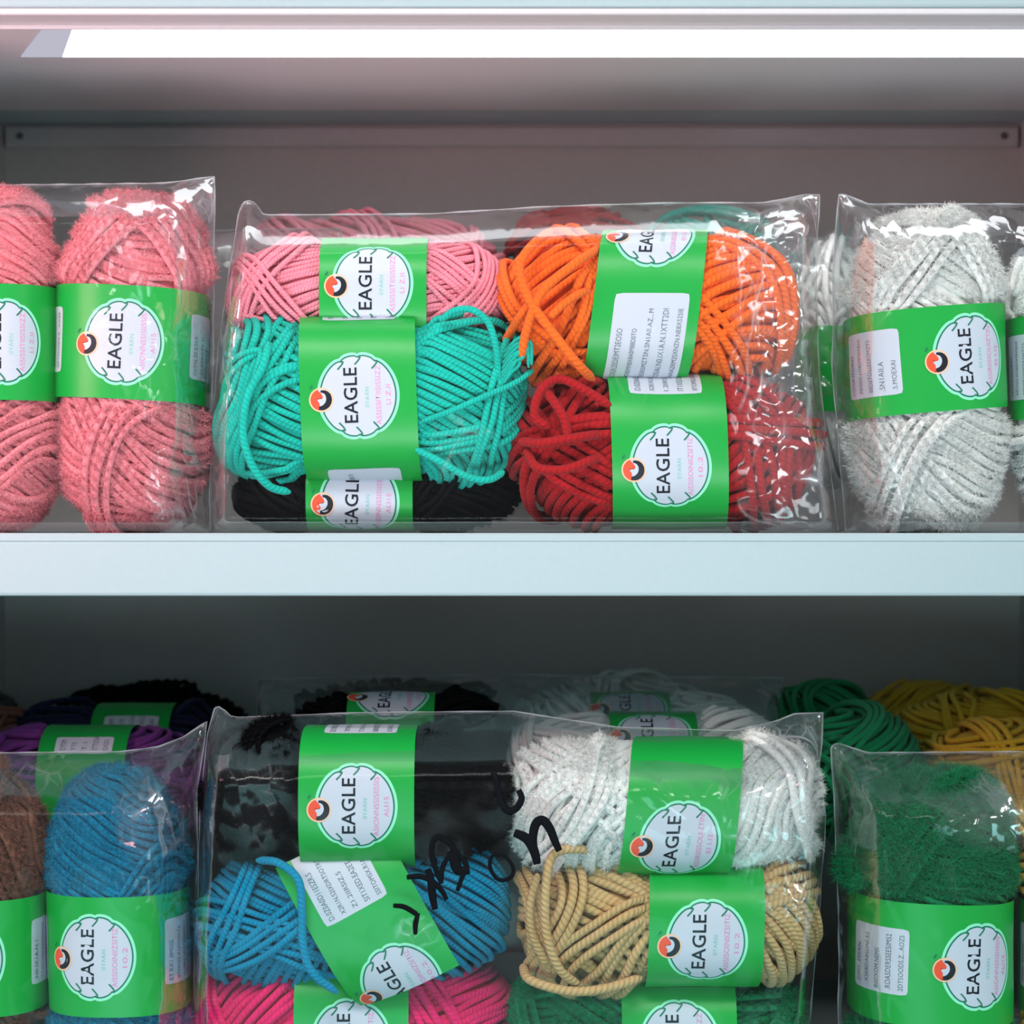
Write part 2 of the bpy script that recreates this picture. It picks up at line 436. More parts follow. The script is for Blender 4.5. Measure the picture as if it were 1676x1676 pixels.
def skein_arrays(a, b, h, p, r, layers, seed, limit, npts=72, ns=7, jit=1.0, lump=.02, core=.9):
    """limit(P)->P keeps strands under the paper band. layers: (psi_deg, ytilt, c0, c1, level)"""
    rs = np.random.RandomState(seed)
    A = np.array([a, h, b])                  # local x (axis), y (depth), z
    out = []
    def surf(d, off):
        dr = np.sqrt(d[..., 1]**2+d[..., 2]**2)
        s = (np.abs(d[..., 0])**p+dr**p)**(-1/p)
        P = d*s[..., None]*A
        k = 1+lump*(np.sin(P[..., 0]*90+seed)*np.cos(P[..., 2]*70+seed*2)+.6*np.sin(P[..., 0]*150+P[..., 2]*120+seed))
        P = P*k[..., None]
        g = P/(A*A)
        g[..., 0] *= 1+0*g[..., 0]
        g /= np.linalg.norm(g, axis=-1, keepdims=True)+1e-12
        return P+g*off, g
    vs, qs, uvs, base, samples = [], [], [], 0, []
    for (psi, yt, c0, c1, lev) in layers:
        q = math.radians(psi)
        m = np.array([-math.sin(q), yt, math.cos(q)]); m /= np.linalg.norm(m)
        n = A*m; nl = np.linalg.norm(n)
        dc = 2*r*.93/nl                     # plane spacing that gives touching strands
        n = n/nl
        e1 = np.cross(n, [0, 1, 0.3]); e1 /= np.linalg.norm(e1); e2 = np.cross(n, e1)
        cs = np.arange(c0+dc/2, c1, dc)
        if not len(cs): continue
        t = np.linspace(0, 2*math.pi, npts, endpoint=False)
        S = len(cs)
        ph = rs.rand(S, 3)*6.28
        ph0 = rs.rand(3)*6.28
        w = (np.sin(2*t[None]+ph[:, :1])*.5+np.sin(3*t[None]+ph[:, 1:2])*.35+np.sin(7*t[None]+ph[:, 2:])*.16)*dc*.5*jit
        w = w+(np.sin(2*t+ph0[0])*.6+np.sin(3*t+ph0[1])*.5)[None]*dc*1.2*jit
        c = np.clip(cs[:, None]+w, -.9985, .9985)
        d = c[..., None]*n+np.sqrt(1-c*c)[..., None]*(np.cos(t)[None, :, None]*e1+np.sin(t)[None, :, None]*e2)
        off = lev*r*1.25+rs.randn(S, 1)*r*.22+np.sin(5*t[None]+ph[:, 1:2])*r*.15
        P, g = surf(d, off[..., None])
        P = limit(P)
        rad = r*(1+rs.randn(S)*.05)
        V, Q, uv = tube(P, rad, True, ns, g)
        vs.append(V); qs.append(Q+base); uvs.append(uv); base += len(V)
        wgt = np.linalg.norm(P-np.roll(P, 1, 1), axis=2); samples.append((P.reshape(-1, 3), np.concatenate([g, wgt[..., None]], -1).reshape(-1, 4)))
    # soft core so that no light leaks through
    nu, nv = 24, 32
    th = np.linspace(0, math.pi, nu)[:, None]; fi = np.linspace(0, 2*math.pi, nv)[None]
    d = np.stack(np.broadcast_arrays(np.cos(th), np.sin(th)*np.cos(fi), np.sin(th)*np.sin(fi)), -1)
    P, g = surf(d, np.array(-r*core)); P = limit(P)*.985
    vs.append(P.reshape(-1, 3)); Q = grid_faces(nu, nv, base); qs.append(Q); uvs.append(np.zeros((len(Q)*4, 2))); base += nu*nv
    V = np.concatenate(vs); Q = np.concatenate(qs); uv = np.concatenate(uvs)
    SP = np.concatenate([s[0] for s in samples]); SG = np.concatenate([s[1] for s in samples])
    return V, Q, uv, SP, SG

def fuzz_arrays(SP, SG, n, length, width, seed, base, r=.0015):
    rs = np.random.RandomState(seed+99)
    w = SG[:, 1] < .35
    pr = SG[:, 3]*w; SG = SG[:, :3]
    ix = rs.choice(len(pr), n, p=pr/pr.sum())
    P, g = SP[ix], SG[ix]
    rnd = rs.randn(n, 3); rnd /= np.linalg.norm(rnd, axis=1, keepdims=True)
    d = g*rs.uniform(.15, 1.0, (n, 1))+rnd*1.1; d /= np.linalg.norm(d, axis=1, keepdims=True)
    flip = (d*g).sum(1) < 0; d[flip] -= 2*(d[flip]*g[flip]).sum(1, keepdims=True)*g[flip]
    d2 = d+rs.randn(n, 3)*.7; d2 /= np.linalg.norm(d2, axis=1, keepdims=True)
    s = np.cross(d, rs.randn(n, 3)); s /= np.linalg.norm(s, axis=1, keepdims=True)
    L = length*rs.uniform(.4, 1.2, (n, 1))
    P = P+g*r*rs.uniform(.55, 1.05, (n, 1))+rs.randn(n, 3)*.0005
    m = P+d*L*.5; tip = m+d2*L*.5
    V = np.stack([P+s*width, P-s*width, m-s*width*.7, m+s*width*.7, tip], 1).reshape(-1, 3)
    i = base+np.arange(n)[:, None]*5
    return V, np.concatenate([i, i+1, i+2, i+3], 1), np.concatenate([i+3, i+2, i+4], 1)

def catmull(pts, n=14):
    P = np.asarray(pts, float); P = np.concatenate([[2*P[0]-P[1]], P, [2*P[-1]-P[-2]]])
    out = []
    for i in range(1, len(P)-2):
        for t in np.linspace(0, 1, n, endpoint=False):
            out.append(.5*((2*P[i])+(-P[i-1]+P[i+1])*t+(2*P[i-1]-5*P[i]+4*P[i+1]-P[i+2])*t*t+(-P[i-1]+3*P[i]-3*P[i+1]+P[i+2])*t**3))
    out.append(P[-2]); return np.array(out)

YM = {}
def ymat(key, rgb, **kw):
    if key not in YM: YM[key] = yarn_mat('yarn_'+key, lin(*rgb), **kw)
    return YM[key]

def rand_layers(seed, vertical, n=4):
    rr = random.Random(seed)
    L = [(rr.choice((-1, 1))*rr.uniform(18, 32), rr.uniform(-.2, .2), -.997, .997, 0)]
    for i in range(n):
        c = rr.uniform(-.75, .75); w = rr.uniform(.08, .22)
        L.append((rr.uniform(-65, 65), rr.uniform(-.7, .7), c-w, c+w, 1+i*.55))
    return L

def skein(label, mat, x0, x1, y0, y1, d, h, vertical=False, tilt=0, r=.0014, layers=None, seed=1, p=2.6,
          lab=None, fuzz=0, fuzzlen=.004, fuzzw=.00006, group=None, npts=72, ns=7, extra=None, cat='yarn', lump=.02, roll=0, jit=1.0):
    """x0..y1: outline in the photograph's pixels at depth d (skein centre), h: half thickness in metres"""
    cx, cy = (x0+x1)/2, (y0+y1)/2
    k = (1+d)/F
    hw, hh = (x1-x0)/2*k, (y1-y0)/2*k
    a, b = (hh, hw) if vertical else (hw, hh)
    sh = r+(fuzzlen*.4 if fuzz > 20000 else 0)
    a -= sh; b -= sh
    rot = math.radians(-90 if vertical else 0)+math.radians(-tilt)
    c = W(cx, cy, d)
    # the empty stands at the underside of the skein
    zb = -(hh)
    e = thing('yarn_skein', label, cat, (c.x, c.y, c.z), (0, rot, 0), group)
    surf = None
    if lab:
        half = lab.get('w', 185)/2*PX
        u0 = lab.get('u0', 0)*PX
        Bl = b*lab.get('kb', .985)+.0004; Hl = h+r*2.6+lab.get('dh', 0)
        surf = Surf(Bl, Hl, lab.get('m', 2.4), vertical, u0, lab.get('t0', 0)*PX, lab.get('shear', 0), lab.get('rot', 0), lab.get('ripple', .004), seed)
        rotl = abs(math.radians(lab.get('rot', 0)))
        def limit(P):
            reach = half+.001+abs(lab.get('shear', 0))*.03+math.sin(rotl)*.03
            x = np.abs(P[..., 0]-u0)
            f = 1+np.clip((x-reach)/.012, 0, 3)**1.3*.4
            q = (np.abs(P[..., 2])/Bl)**2.2+(np.abs(P[..., 1])/Hl)**2.2
            q = q**(1/2.2)
            lim = .90*f
            s = np.where(q > lim, lim/np.maximum(q, 1e-9), 1)
            P = P.copy(); P[..., 1] *= s; P[..., 2] *= s
            return P
    else:
        limit = lambda P: P
    if layers is None: layers = rand_layers(seed, vertical)
    V, Q, uv, SP, SG = skein_arrays(a, b, h, p, r, layers, seed, limit, npts, ns, jit, lump, .25 if fuzz > 20000 else .9)
    T = None
    if fuzz:
        if fuzz > 20000: fuzz = int(fuzz*1.6); fuzzw *= 1.35
        if lab:      # no fibres under or through the paper band
            keep = np.abs(SP[:, 0]-u0) > half+.0015+rotl*.02; SP = SP[keep]; SG = SG[keep]
        V2, Q2, T = fuzz_arrays(SP, SG, fuzz, fuzzlen, fuzzw, seed, len(V), r)
        V = np.concatenate([V, V2]); Q = np.concatenate([Q, Q2]); uv = np.concatenate([uv, np.zeros((len(Q2)*4, 2))])
    me = raw_mesh('wound_yarn', V, Q, T, uv)
    link('wound_yarn', me, mat, e)
    inv = (e.matrix_basis.inverted())
    if extra:      # loose strands, given in the photograph's pixels and depth
        for (pts, rr_) in extra:
            Pp = np.array([inv @ W(px, py, dd) for px, py, dd in pts])
            Cc = catmull(Pp); 
            outw = np.broadcast_to(np.array([0, -1.0, 0.01]), Cc.shape)[None]
            tt = np.linspace(0, 1, len(Cc)); V, Q, uv = tube(Cc[None], (rr_*np.clip(np.minimum(tt, 1-tt)*18+.25, 0, 1)**.6)[None], False, 8, outw)
            link('loose_strand', raw_mesh('loose_strand', V, Q, None, uv), mat, e)
    if lab:
        wpx = lab.get('w', 185)
        if vertical:
            tmin, tmax = -surf.half-surf.t0, surf.half-surf.t0
            xs = np.linspace(tmin, tmax, 140); ys = np.linspace(-half, half, 14)
            G = np.stack(np.meshgrid(xs, ys, indexing='ij'), -1); nu, nv = 140, 14
        else:
            tmin, tmax = lab.get('span', (None, None))
            tmin = -surf.half-surf.t0 if tmin is None else tmin*PX; tmax = surf.half-surf.t0 if tmax is None else tmax*PX
            xs = np.linspace(-half, half, 14); ys = np.linspace(tmin, tmax, 140)
            G = np.stack(np.meshgrid(xs, ys, indexing='ij'), -1); nu, nv = 14, 140
        P = surf.map(G.reshape(-1, 2), 0)
        band = link('label_band', raw_mesh('label_band', P, grid_faces(nu, nv)), MAT['green'], e)
        band['label'] = 'green paper label band with white oval'
        bx = [(-172, 2, 112, 106), (172, 2, 112, 106)] if vertical else [(2, -196, 118, 142), (2, 212, 118, 142)]
        bx = lab.get('boxes', bx)
        print_label(surf, band, lab.get('parts', ('oval',)), lab.get('ox', 0), lab.get('oy', 0), lab.get('prot', 0), lab.get('clip'), lab.get('k', seed), bx)
    return e

# colours as seen under the shop light
PINK = ymat('pink', (255, 156, 166), ply=.3, fuzzy=.5)
PINKH = ymat('pink_smooth', (255, 150, 168), ply=.5)
TEAL = ymat('turquoise', (16, 196, 176), ply=.6)
BLACK = ymat('black', (16, 16, 18), ply=.3, fuzzy=.4, sheen=0.0, spec=.06)
ORANGE = ymat('orange', (255, 112, 32), ply=.6)
RED = ymat('dark_red', (176, 22, 28), ply=.6)
WHITE = ymat('white', (255, 255, 251), ply=.15, fuzzy=.35)
BROWN = ymat('brown', (138, 90, 72), ply=.2, fuzzy=.8)
BLUE = ymat('blue', (0, 134, 172), ply=.2, fuzzy=.4)
CYAN = ymat('bright_blue', (2, 142, 182), ply=.6)
MAG = ymat('magenta', (240, 30, 110), ply=.5)
BEIGE = ymat('beige', (206, 172, 118), ply=.8)
DGREEN = ymat('dark_green', (10, 142, 88), ply=.2, fuzzy=.6)
YELLOW = ymat('mustard_yellow', (250, 198, 52), ply=.3, fuzzy=.4)
PURPLE = ymat('purple', (124, 56, 140), ply=.3)
NAVY = ymat('navy', (26, 32, 66), ply=.3)

# ---- upper shelf
V1 = [(66, .15, -.997, .997, 0), (40, .5, -.2, .5, 1), (-42, .4, .35, .72, 1.7), (35, -.5, -.85, -.4, 1.6), (-30, .6, -.75, -.52, 2.2)]
skein('pink upright yarn skein cut off by the left side, on the upper shelf', PINK, -133, 112, 318, 873, .042, .029, True, 0, .0016, 
      [(62, -.15, -.997, .997, 0), (35, .5, .2, .6, 1.2), (-38, .4, .45, .8, 1.9), (-50, .2, -.8, -.4, 1.2)], 11, 2.9,
      dict(w=186, t0=40, u0=28, k=0, ripple=.002), 30000, .0035, .00008)
skein('pink upright yarn skein fully in view on the upper shelf, left of the turquoise one', PINK, 84, 352, 320, 873, .045, .031, True, -.8, .0016,
      V1, 12, 2.9, dict(w=182, t0=4, u0=28, k=1, rot=-2, ripple=.002), 42000, .0035, .00008)
skein('pink skein lying sideways on top of the turquoise skein', PINKH, 383, 828, 388, 590, .058, .031, False, 0, .00125,
      [(22, .2, -.997, .997, 0), (-28, .5, .05, .5, 1), (38, -.5, -.6, -.2, 1.6), (-14, -.6, -.5, -.15, 2.2), (60, .3, .5, .7, 2.4), (-50, .2, -.75, -.55, 2.8)], 13, 2.9,
      dict(w=174, t0=14, u0=12, k=0, m=2.6), 3500, .002, .00005)
skein('turquoise skein lying sideways between the pink and the black ones', TEAL, 360, 858, 508, 800, .043, .032, False, 0, .00165,
      [(-30, .1, -.997, .997, 0), (-34, .25, -.5, .75, .9), (62, .35, .42, .62, 1.9), (14, -.3, -.55, -.25, 1.6), (78, .1, .66, .84, 2.6), (24, .5, .0, .22, 2.4), (70, -.3, -.72, -.6, 2.6)], 14, 3.0,
      dict(w=186, t0=0, u0=-14, k=0, m=3.0, kb=.95, rot=2, ripple=.003), 2500, .0025, .00005,
      extra=[([(720, 525, .015), (745, 508, .012), (775, 508, .010), (800, 530, .010), (812, 570, .012), (815, 610, .016), (818, 660, .02)], .0016),
             ([(440, 560, .012), (430, 600, .006), (405, 650, .005), (398, 710, .005), (412, 760, .008), (440, 795, .014), (475, 806, .02)], .0019),
             ([(372, 600, .02), (395, 580, .012), (425, 575, .01), (418, 610, .008), (400, 660, .008), (392, 705, .01)], .0014),
             ([(362, 690, .03), (368, 630, .018), (392, 596, .012), (430, 572, .012)], .0014),
             ([(680, 735, .01), (720, 755, .008), (765, 780, .01), (800, 785, .012), (825, 772, .02)], .0017),
             ([(690, 690, .008), (740, 672, .006), (790, 650, .008), (840, 628, .014), (873, 605, .02)], .0014)]
            +[([(815+i*1.5, 640-i*9, .016), (835+i*1.5, 612-i*8, .012), (850+i*3-(i % 2)*9, 596-i*6, .012), (846+i*4-(i % 3)*9, 574+i*4, .014)], .0008) for i in range(8)])
skein('black skein squashed under the turquoise skein', BLACK, 378, 852, 752, 874, .062, .030, False, 0, .0013, None, 15, 2.8,
      dict(w=174, t0=-10, u0=-20, k=1, m=3.0, boxes=[], prot=-2), 5000, .003, .00005)
skein('orange skein lying sideways on top of the dark red one', ORANGE, 822, 1294, 372, 640, .050, .032, False, 0, .0020,
      [(26, .1, -.997, .997, 0), (30, .3, -.75, .3, .8), (-42, .35, -.15, .12, 1.6), (-48, .5, .42, .72, 2.0), (58, .0, .3, .5, 2.7), (-36, -.4, -.62, -.4, 2.0)], 16, 2.9,
      dict(w=172, t0=126, u0=8, k=2, m=2.7, shear=.12, ripple=.005, boxes=[(8, -192, 120, 160)]), 1500, .002, .00005,
      extra=[([(905, 375, .03), (868, 405, .018), (850, 440, .012), (866, 490, .008), (905, 545, .006), (945, 595, .008), (972, 622, .02)], .0022),
             ([(986, 404, .026), (950, 425, .010), (905, 460, .006), (880, 490, .007), (862, 540, .009), (852, 590, .014)], .0021),
             ([(826, 560, .03), (850, 520, .016), (880, 480, .010)], .0020),
             ([(976, 474, .026), (950, 480, .010), (920, 500, .006), (900, 520, .007)], .0019)])
skein('dark red skein at the bottom of the stack, beneath the orange one', RED, 846, 1330, 604, 874, .048, .033, False, 0, .0021,
      [(40, .1, -.997, .997, 0), (-58, .45, .2, .62, 1.0), (4, .2, -.10, .22, 1.9), (60, .3, .5, .66, 2.4), (-30, -.3, -.6, -.2, 1.4)], 17, 2.9,
      dict(w=186, t0=-28, u0=0, k=3, m=2.5, shear=-.03, ripple=.006, boxes=[(-2, 196, 118, 146)]), 1500, .002, .00005,
      extra=[([(880, 628, .02), (905, 655, .010), (925, 690, .007), (930, 730, .008)], .0021),
             ([(850, 722, .02), (885, 725, .009), (930, 718, .005), (970, 712, .010), (992, 709, .026)], .0022),
             ([(860, 735, .02), (880, 765, .009), (925, 768, .005), (970, 752, .010), (992, 747, .026)], .0021),
             ([(900, 700, .012), (875, 680, .012), (885, 640, .012), (915, 620, .014), (960, 640, .012), (1000, 665, .014)], .0021)])
skein('white fluffy upright skein fully in view, on the upper shelf', WHITE, 1372, 1654, 352, 873, .045, .031, True, 1.5, .0017,
      [(60, .15, -.997, .997, 0), (38, .5, .2, .6, 1), (-42, .4, .3, .6, 1.9), (30, -.5, -.75, -.4, 1.6), (-40, .6, -.65, -.42, 2.4)], 18, 2.8,
      dict(w=168, t0=56, u0=20, k=2, rot=3, ripple=.003), 52000, .0038, .00009, lump=.018)
skein('white fluffy upright skein cut off by the right side, on the upper shelf', WHITE, 1640, 1900, 352, 873, .050, .030, True, 2, .0017, None, 19, 2.8,
      dict(w=168, t0=40, u0=10, k=2, ripple=.003), 30000, .0038, .00009, lump=.018)
# second row, upper shelf
skein('pink skein dimly seen behind the sideways pink one', PINKH, 400, 830, 352, 560, .165, .026, False, 0, .0016, None, 31, 2.8, None, npts=48, ns=6)
skein('dark red skein dimly seen behind the orange one', RED, 838, 1050, 350, 560, .165, .026, False, 0, .0018, None, 32, 2.8, None, npts=48, ns=6)
skein('turquoise skein dimly seen behind the orange one', TEAL, 1056, 1270, 352, 560, .165, .026, False, 0, .0018, None, 33, 2.8, None, npts=48, ns=6)
skein('white upright skein showing in the gap beside the dark red skein', WHITE, 1290, 1440, 400, 800, .135, .026, True, 0, .0018, None, 34, 2.8,
      dict(w=150, t0=0, u0=-10, k=2, parts=()), 3000, .004, npts=48, ns=6)

# ---- lower shelf
skein('brown fluffy upright skein cut off by the left side, on the lower shelf', BROWN, -150, 90, 1252, 1792, .045, .030, True, 0, .0016, None, 41, 2.8,
      dict(w=186, t0=0, u0=-26, k=2, ripple=.002), 50000, .004, .0001, lump=.03)
skein('blue upright skein on the lower shelf, right of the brown one', BLUE, 72, 318, 1250, 1792, .045, .031, True, 1.5, .0014,
      [(62, .1, -.997, .997, 0), (58, .45, .0, .62, .8), (52, -.5, .5, .8, 1.4), (-30, .5, -.6, -.2, 1.2)], 42, 2.7,
      dict(w=192, t0=-18, u0=-22, k=3, ripple=.002, rot=-1.5), 30000, .0035, .00008)
skein('black skein lying sideways at the top of the stack, on the lower shelf', BLACK, 342, 838, 1178, 1424, .040, .034, False, 0, .0013, None, 43, 2.8,
      dict(w=184, t0=-2, u0=2, k=1, m=2.8, ripple=.003), 34000, .004, .00007, lump=.03)
skein('bright blue skein with tilted label, between the black and the magenta ones', CYAN, 332, 838, 1362, 1612, .050, .032, False, 5, .0016,
      [(-30, .1, -.997, .997, 0), (40, .4, -.25, .2, 1.0), (-38, .5, -.2, .35, 1.7), (34, -.4, .45, .7, 2.2), (66, .3, .55, .68, 2.6), (-20, .3, -.75, -.4, 1.8)], 44, 2.8,
      dict(w=182, t0=0, u0=30, k=3, m=2.9, kb=1.3, dh=.005, rot=24, span=(-130, 150), ripple=.002, oy=-112, ox=-4, boxes=[(-4, 208, 112, 140)], clip=(-91, 91, -129.5, 149)), 1500, .002, .00005,
      extra=[([(420, 1408, .016), (455, 1412, .008), (488, 1440, .003), (494, 1490, .002), (496, 1545, .002), (510, 1590, .002), (552, 1625, .006)], .0019)])
skein('magenta skein at the bottom of the stack, under the bright blue one', MAG, 322, 842, 1535, 1800, .062, .034, False, 0, .0018,
      [(35, .1, -.997, .997, 0), (-50, .4, .1, .5, 1.0), (55, .3, .3, .5, 1.8), (-34, -.3, -.6, -.3, 1.4), (40, .5, -.2, .05, 2.2)], 45, 2.9,
      dict(w=186, t0=-6, u0=2, k=3, m=2.8, ripple=.003), 1500, .002, .00005)
skein('white skein lying sideways on top of the beige one', WHITE, 826, 1350, 1196, 1440, .045, .034, False, 0, .0019,
      [(48, .1, -.997, .997, 0), (44, .3, -.2, .7, .8), (-48, .4, -.6, -.2, 1.2), (58, .3, .3, .5, 2.0), (-60, .2, .62, .8, 2.4)], 46, 2.8,
      dict(w=180, t0=-44, u0=14, k=2, m=2.8, shear=.10, ripple=.006, boxes=[]), 30000, .0035, .00008)
skein('beige skein lying sideways under the white one', BEIGE, 846, 1336, 1378, 1628, .046, .034, False, 0, .0021,
      [(-34, .1, -.997, .997, 0), (-40, .4, -.1, .7, .8), (30, .3, -.5, .0, 1.2), (76, .2, .55, .72, 2.4), (28, .5, -.2, .05, 2.0), (-64, -.3, -.8, -.6, 2)], 47, 2.9,
      dict(w=184, t0=-14, u0=54, k=3, m=2.8, kb=.86, shear=.03, ripple=.004), 1200, .002, .00005,
      extra=[([(985, 1402, .026), (950, 1390, .012), (905, 1400, .006), (893, 1460, .003), (895, 1530, .003), (915, 1585, .006), (950, 1615, .014)], .0021),
             ([(855, 1580, .03), (868, 1604, .014), (930, 1622, .008), (990, 1618, .008), (1050, 1600, .014)], .0022),
             ([(880, 1430, .016), (868, 1480, .010), (872, 1530, .010), (895, 1580, .012)], .0019)])
skein('dark green skein at the bottom of the stack, under the beige one', DGREEN, 840, 1312, 1570, 1800, .056, .030, False, 0, .0016, None, 48, 2.8,
      dict(w=186, t0=6, u0=28, k=0, m=2.8, ripple=.003, shear=.0), 24000, .004, .0001)
skein('green fluffy upright skein on the lower shelf, right of the beige one', DGREEN, 1374, 1668, 1254, 1792, .045, .034, True, 0, .0018,
      [(62, .15, -.997, .997, 0), (35, .5, .2, .6, 1), (-46, .4, .25, .6, 1.9), (-50, .2, -.8, -.4, 1.2)], 49, 2.8,
      dict(w=196, t0=58, u0=-34, k=1, rot=-2, ripple=.002), 56000, .006, .0001, lump=.018)
skein('yellow upright skein cut off by the right side, beside the green one', YELLOW, 1664, 1900, 1262, 1792, .055, .030, True, 0, .0018, None, 50, 2.8,
      dict(w=186, t0=40, u0=-34, k=1), 4000, .004, .00006)
# rows behind, lower shelf
def back(label, mat, x0, x1, yt, d, lab=True, seed=60, fz=2500, lx=0, t0=110, **kw):
    return skein(label, mat, x0, x1, yt, yt+205, d, .030, False, 0, .0016, None, seed, 2.8,
        dict(w=165/(1+d)*1.04, t0=t0, u0=lx, k=seed, m=2.4, boxes=[(2, -60-t0+150, 100, 40)] if lab == 2 else [(2, -150, 110, 120)], parts=('oval',) if lab == 1 else ()) if lab else None, fz, .003, .00006, npts=48, ns=6)
back('purple skein lying behind the blue upright one', PURPLE, -60, 345, 1182, .125, 2, 61, lx=10)
back('navy skein lying behind the purple one', NAVY, 20, 380, 1146, .190, 2, 62, lx=30)
back('brown skein lying behind the purple one, at its left end', BROWN, -190, 78, 1158, .185, 0, 63)
back('black skein lying at the back against the panel, above the navy one', BLACK, 60, 420, 1124, .255, 0, 64)
back('grey skein in the back left corner of the lower shelf', ymat('grey', (90, 88, 84), ply=.3), -150, 52, 1126, .250, 0, 65)
back('black skein directly behind the black one topping the stack', BLACK, 455, 828, 1128, .125, 1, 66, lx=2, t0=140)
back('black skein at the back of the lower shelf, third in its row', BLACK, 470, 828, 1110, .19, 0, 67)
back('white skein directly behind the white one topping the stack', WHITE, 832, 1292, 1160, .125, 1, 68, lx=4, t0=80)
back('white skein third in its row on the lower shelf', WHITE, 838, 1240, 1128, .190, 1, 69, lx=-10, t0=100)
back('white skein at the very back of the lower shelf', WHITE, 840, 1190, 1110, .255, 0, 70)
back('dark green skein lying behind the green upright one', DGREEN, 1296, 1506, 1160, .125, 0, 71)
back('dark green skein at the back, left of the mustard ones', DGREEN, 1244, 1440, 1128, .190, 0, 72)
back('mustard yellow skein lying behind the green upright one', YELLOW, 1510, 1790, 1178, .125, 0, 73)
back('mustard yellow skein second from the front at the right back', YELLOW, 1444, 1760, 1140, .190, 0, 74)
back('mustard yellow skein at the very back against the panel', YELLOW, 1370, 1690, 1122, .255, 0, 75)


# ------------------------------------------------------------------ shelf unit
XS = .3009
ZB = .2286            # underside of the upper shelf
unit = thing('shelving_unit', 'white painted steel shelving unit with grey back panel, holding all the yarn', 'shelf', (0, .15, -.3))
def U(o):
    o.matrix_parent_inverse = unit.matrix_basis.inverted(); return o
def board(zt, zb, x=XS+.012):
    prof = [(.0012, zb), (.300, zb), (.300, zt-.0008), (.006, zt-.0008), (.0045, zt), (.0010, zt), (.0002, zt-.0010),
            (.0000, zt-.0034), (.0006, zt-.0040), (.0006, zt-.0044), (0, zt-.0050), (0, zb+.0016), (.0004, zb+.0005)]
    o = U(prof_obj('shelf_board', prof, -x, x, MAT['shelf'], unit)); return o
board(-.0096, -.0382)
board(ZB+.0300, ZB+.0010)
board(-.2762, -.3050)
# undersides
U(box_obj('shelf_underside', -XS, XS, .0012, .240, ZB-.0022, ZB+.0010, MAT['shelf_in'], unit, .0006))
U(box_obj('back_panel', -XS, XS, .3052, .3082, -.31, ZB+.03, MAT['back'], unit))
U(box_obj('back_rail', -XS+.002, XS-.002, .2990, .3050, (838-240)/F*1.30, (838-206)/F*1.30, MAT['rail'], unit, .0016))
for sx in (-1, 1):
    o = U(box_obj('side_panel', min(sx*XS, sx*(XS+.012)), max(sx*XS, sx*(XS+.012)), .002, .308, -.31, ZB+.03, MAT['rail'], unit))
    # round screw head on the rail
    th = np.linspace(0, 2*math.pi, 16, endpoint=False)
    c = W(838+sx*806, 222, .2985)
    V = [(c.x+.0022*math.cos(t), .2988, c.z+.0022*math.sin(t)) for t in th]+[(c.x+.0016*math.cos(t), .2978, c.z+.0016*math.sin(t)) for t in th]+[(c.x, .2981, c.z)]
    Fc = [(i, (i+1) % 16, 16+(i+1) % 16, 16+i) for i in range(16)]+[(16+i, 16+(i+1) % 16, 32) for i in range(16)]
    me = bpy.data.meshes.new('screw_head'); me.from_pydata(V, [], Fc); me.update(); U(link('screw_head', me, MAT['screw'], unit))
# light strip under the upper shelf
lamp = thing('strip_light', 'long glowing white strip light under the uppermost shelf', 'light', (0, .055, ZB-.0022))
def Lp(o):
    o.matrix_parent_inverse = lamp.matrix_basis.inverted(); return o
ly0, ly1 = .0245, .0840
zt, zbm = ZB-.0023, ZB-.0045
def slab(name, pts, z0, z1, mat):
    n = len(pts)
    V = [(x, y, z0) for x, y in pts]+[(x, y, z1) for x, y in pts]
    me = bpy.data.meshes.new(name); me.from_pydata(V, [], [list(range(n))[::-1], list(range(n, 2*n))]+[(i, (i+1) % n, n+(i+1) % n, n+i) for i in range(n)]); me.update()
    return Lp(link(name, me, mat, lamp))
slab('diffuser', [(-.205, ly0), (.295, ly0), (.295, ly1), (-.2215, ly1)], zbm, zt, MAT['led'])
slab('end_cap', [(-.2190, ly0), (-.2052, ly0), (-.2217, ly1), (-.2420, ly1)], zbm, zt, MAT['led_end'])
slab('housing', [(-.243, ly0-.002), (.297, ly0-.002), (.297, ly0-.0002), (-.2192, ly0-.0002), (-.2422, ly1+.0002), (.297, ly1+.0002), (.297, ly1+.002), (-.246, ly1+.002)], zbm+.0004, zt, MAT['shelf_in'])

